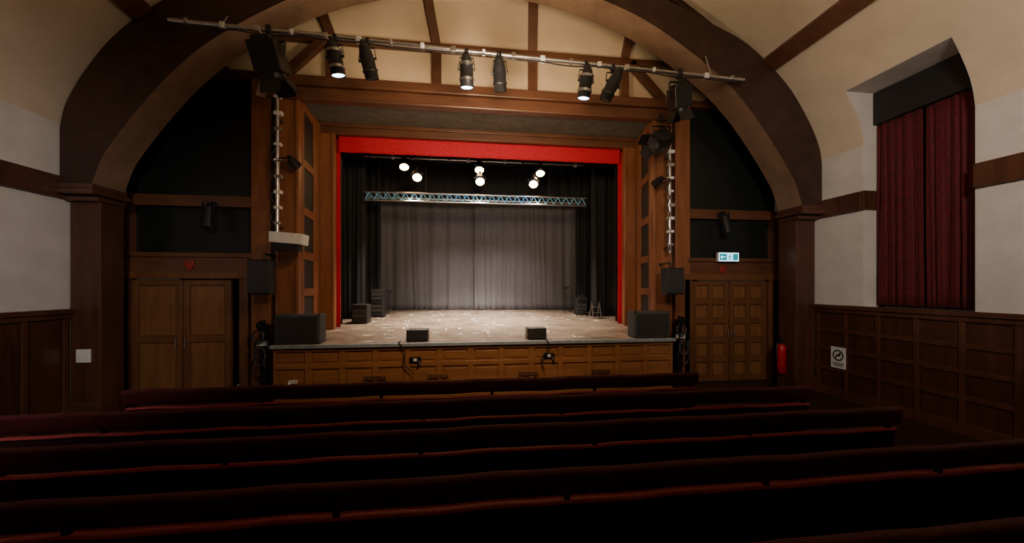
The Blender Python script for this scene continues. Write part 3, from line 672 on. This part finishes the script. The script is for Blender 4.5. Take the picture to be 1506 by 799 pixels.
B().tube([Vector((ex-.03,ey,.93)),Vector((ex-.1,ey,.88)),Vector((ex-.11,ey,.7)),Vector((ex-.1,ey,.5))],.012).done('hose',M_cable,e)
B().box(ex+.07,ex+.10,ey-.03,ey+.03,.6,.7).done('bracket',M_blackp,e)
# ---------------------------------------------------------------- pews
def rprof(cy,cz,hy,hz,r,tilt=0,n=4):
    pts=[]
    for (sy,sz_,a0) in((1,1,0),(-1,1,90),(-1,-1,180),(1,-1,270)):
        for i in range(n+1):
            a=math.radians(a0+90*i/n); pts.append((sy*(hy-r)+r*math.cos(a),sz_*(hz-r)+r*math.sin(a)))
    return [(cy+p[0]*math.cos(tilt)-p[1]*math.sin(tilt),cz+p[0]*math.sin(tilt)+p[1]*math.cos(tilt)) for p in pts]
def extr(b,prof,x0,x1,m=0,nseg=1):
    n=len(prof); vs=[];fs=[]
    for k in range(nseg+1):
        x=x0+(x1-x0)*k/nseg; dz=.004*math.sin(x*5.1)+.003*math.sin(x*11)
        vs+=[(x,p[0],p[1]+(dz if nseg>1 else 0)) for p in prof]
    for k in range(nseg):
        for i in range(n): fs.append((k*n+i,k*n+(i+1)%n,(k+1)*n+(i+1)%n,(k+1)*n+i))
    b.add(vs,fs,m,True); b.add(vs[:n],[tuple(range(n))],m); b.add(vs[-n:],[tuple(range(n))],m)
def pew(y,x0,x1,label):
    e=empty('theatre_bench',((x0+x1)/2,y,0),label,'bench','rows of upholstered benches')
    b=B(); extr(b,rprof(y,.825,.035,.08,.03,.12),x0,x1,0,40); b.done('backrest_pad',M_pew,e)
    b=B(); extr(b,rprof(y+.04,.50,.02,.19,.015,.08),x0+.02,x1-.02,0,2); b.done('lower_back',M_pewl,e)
    b=B(); extr(b,rprof(y+.012,.698,.026,.011,.01),x0+.02,x1-.02,0,60); b.done('lit_edge_strip',M_litedge,e,label='bright red strip painted as lit edge of bench back')  # strip added for the lit top edge of the lower back
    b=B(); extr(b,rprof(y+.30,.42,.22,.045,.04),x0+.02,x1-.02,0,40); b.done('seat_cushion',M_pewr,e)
    n=max(3,int((x1-x0)/1.25))
    for i in range(n+1):
        x=x0+.08+(x1-x0-.16)*i/n
        B().beam((x,y+.05,.36),(x,y+.015,.80),.035,.03).box(x-.02,x+.02,y+.04,y+.08,0,.42).box(x-.02,x+.02,y+.42,y+.46,0,.39).box(x-.02,x+.02,y+.04,y+.46,.34,.385).done('leg',M_peww,e)
    B().box(x0+.02,x1-.02,y+.06,y+.10,.28,.36).done('stretcher',M_peww,e)
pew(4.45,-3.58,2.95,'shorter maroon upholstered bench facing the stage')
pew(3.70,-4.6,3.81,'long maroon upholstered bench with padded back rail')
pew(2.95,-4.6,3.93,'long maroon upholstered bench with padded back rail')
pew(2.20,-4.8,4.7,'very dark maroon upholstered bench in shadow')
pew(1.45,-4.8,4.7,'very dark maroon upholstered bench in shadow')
# ---------------------------------------------------------------- lights
def area(loc,tgt,size,power,col):
    l=bpy.data.lights.new('area','AREA'); l.energy=power; l.color=col; l.size=size
    o=bpy.data.objects.new('area_light',l); o.location=loc; o.rotation_euler=(Vector(tgt)-Vector(loc)).to_track_quat('-Z','Y').to_euler(); COL.objects.link(o)
area((XC+1.2,1.5,4.6),(XC+2,4.5,8.5),2.5,115,(1,.74,.47))
spot((-1.0,-1,4.2),(-6.1,5.0,2.2),950,(1,.90,.83),56,1,.4)
spot((2.2,-.5,4.4),(6.7,5.3,3.0),800,(1,.87,.76),74,1,.4)
spot((XC,3.0,4.3),(XC,7.3,3.0),620,(1,.70,.44),112,1,.4)
spot((XC,5.2,4.7),(XC,7.3,6.6),280,(1,.78,.50),150,.8,.3)
w=bpy.data.worlds.new('world'); scene.world=w; w.use_nodes=True
w.node_tree.nodes['Background'].inputs[0].default_value=(.5,.4,.3,1); w.node_tree.nodes['Background'].inputs[1].default_value=.05
# ---------------------------------------------------------------- camera
F=550.0
cam=bpy.data.cameras.new('camera'); cam.sensor_width=36; cam.sensor_fit='HORIZONTAL'; cam.lens=36*F/1506
cam.shift_x=0; cam.shift_y=(422-399.5)/1506
cam.clip_start=.05
co=bpy.data.objects.new('camera',cam); co.location=(0,0,2.0); co.rotation_euler=(math.pi/2,0,-math.atan(.1265)); COL.objects.link(co)
scene.camera=co
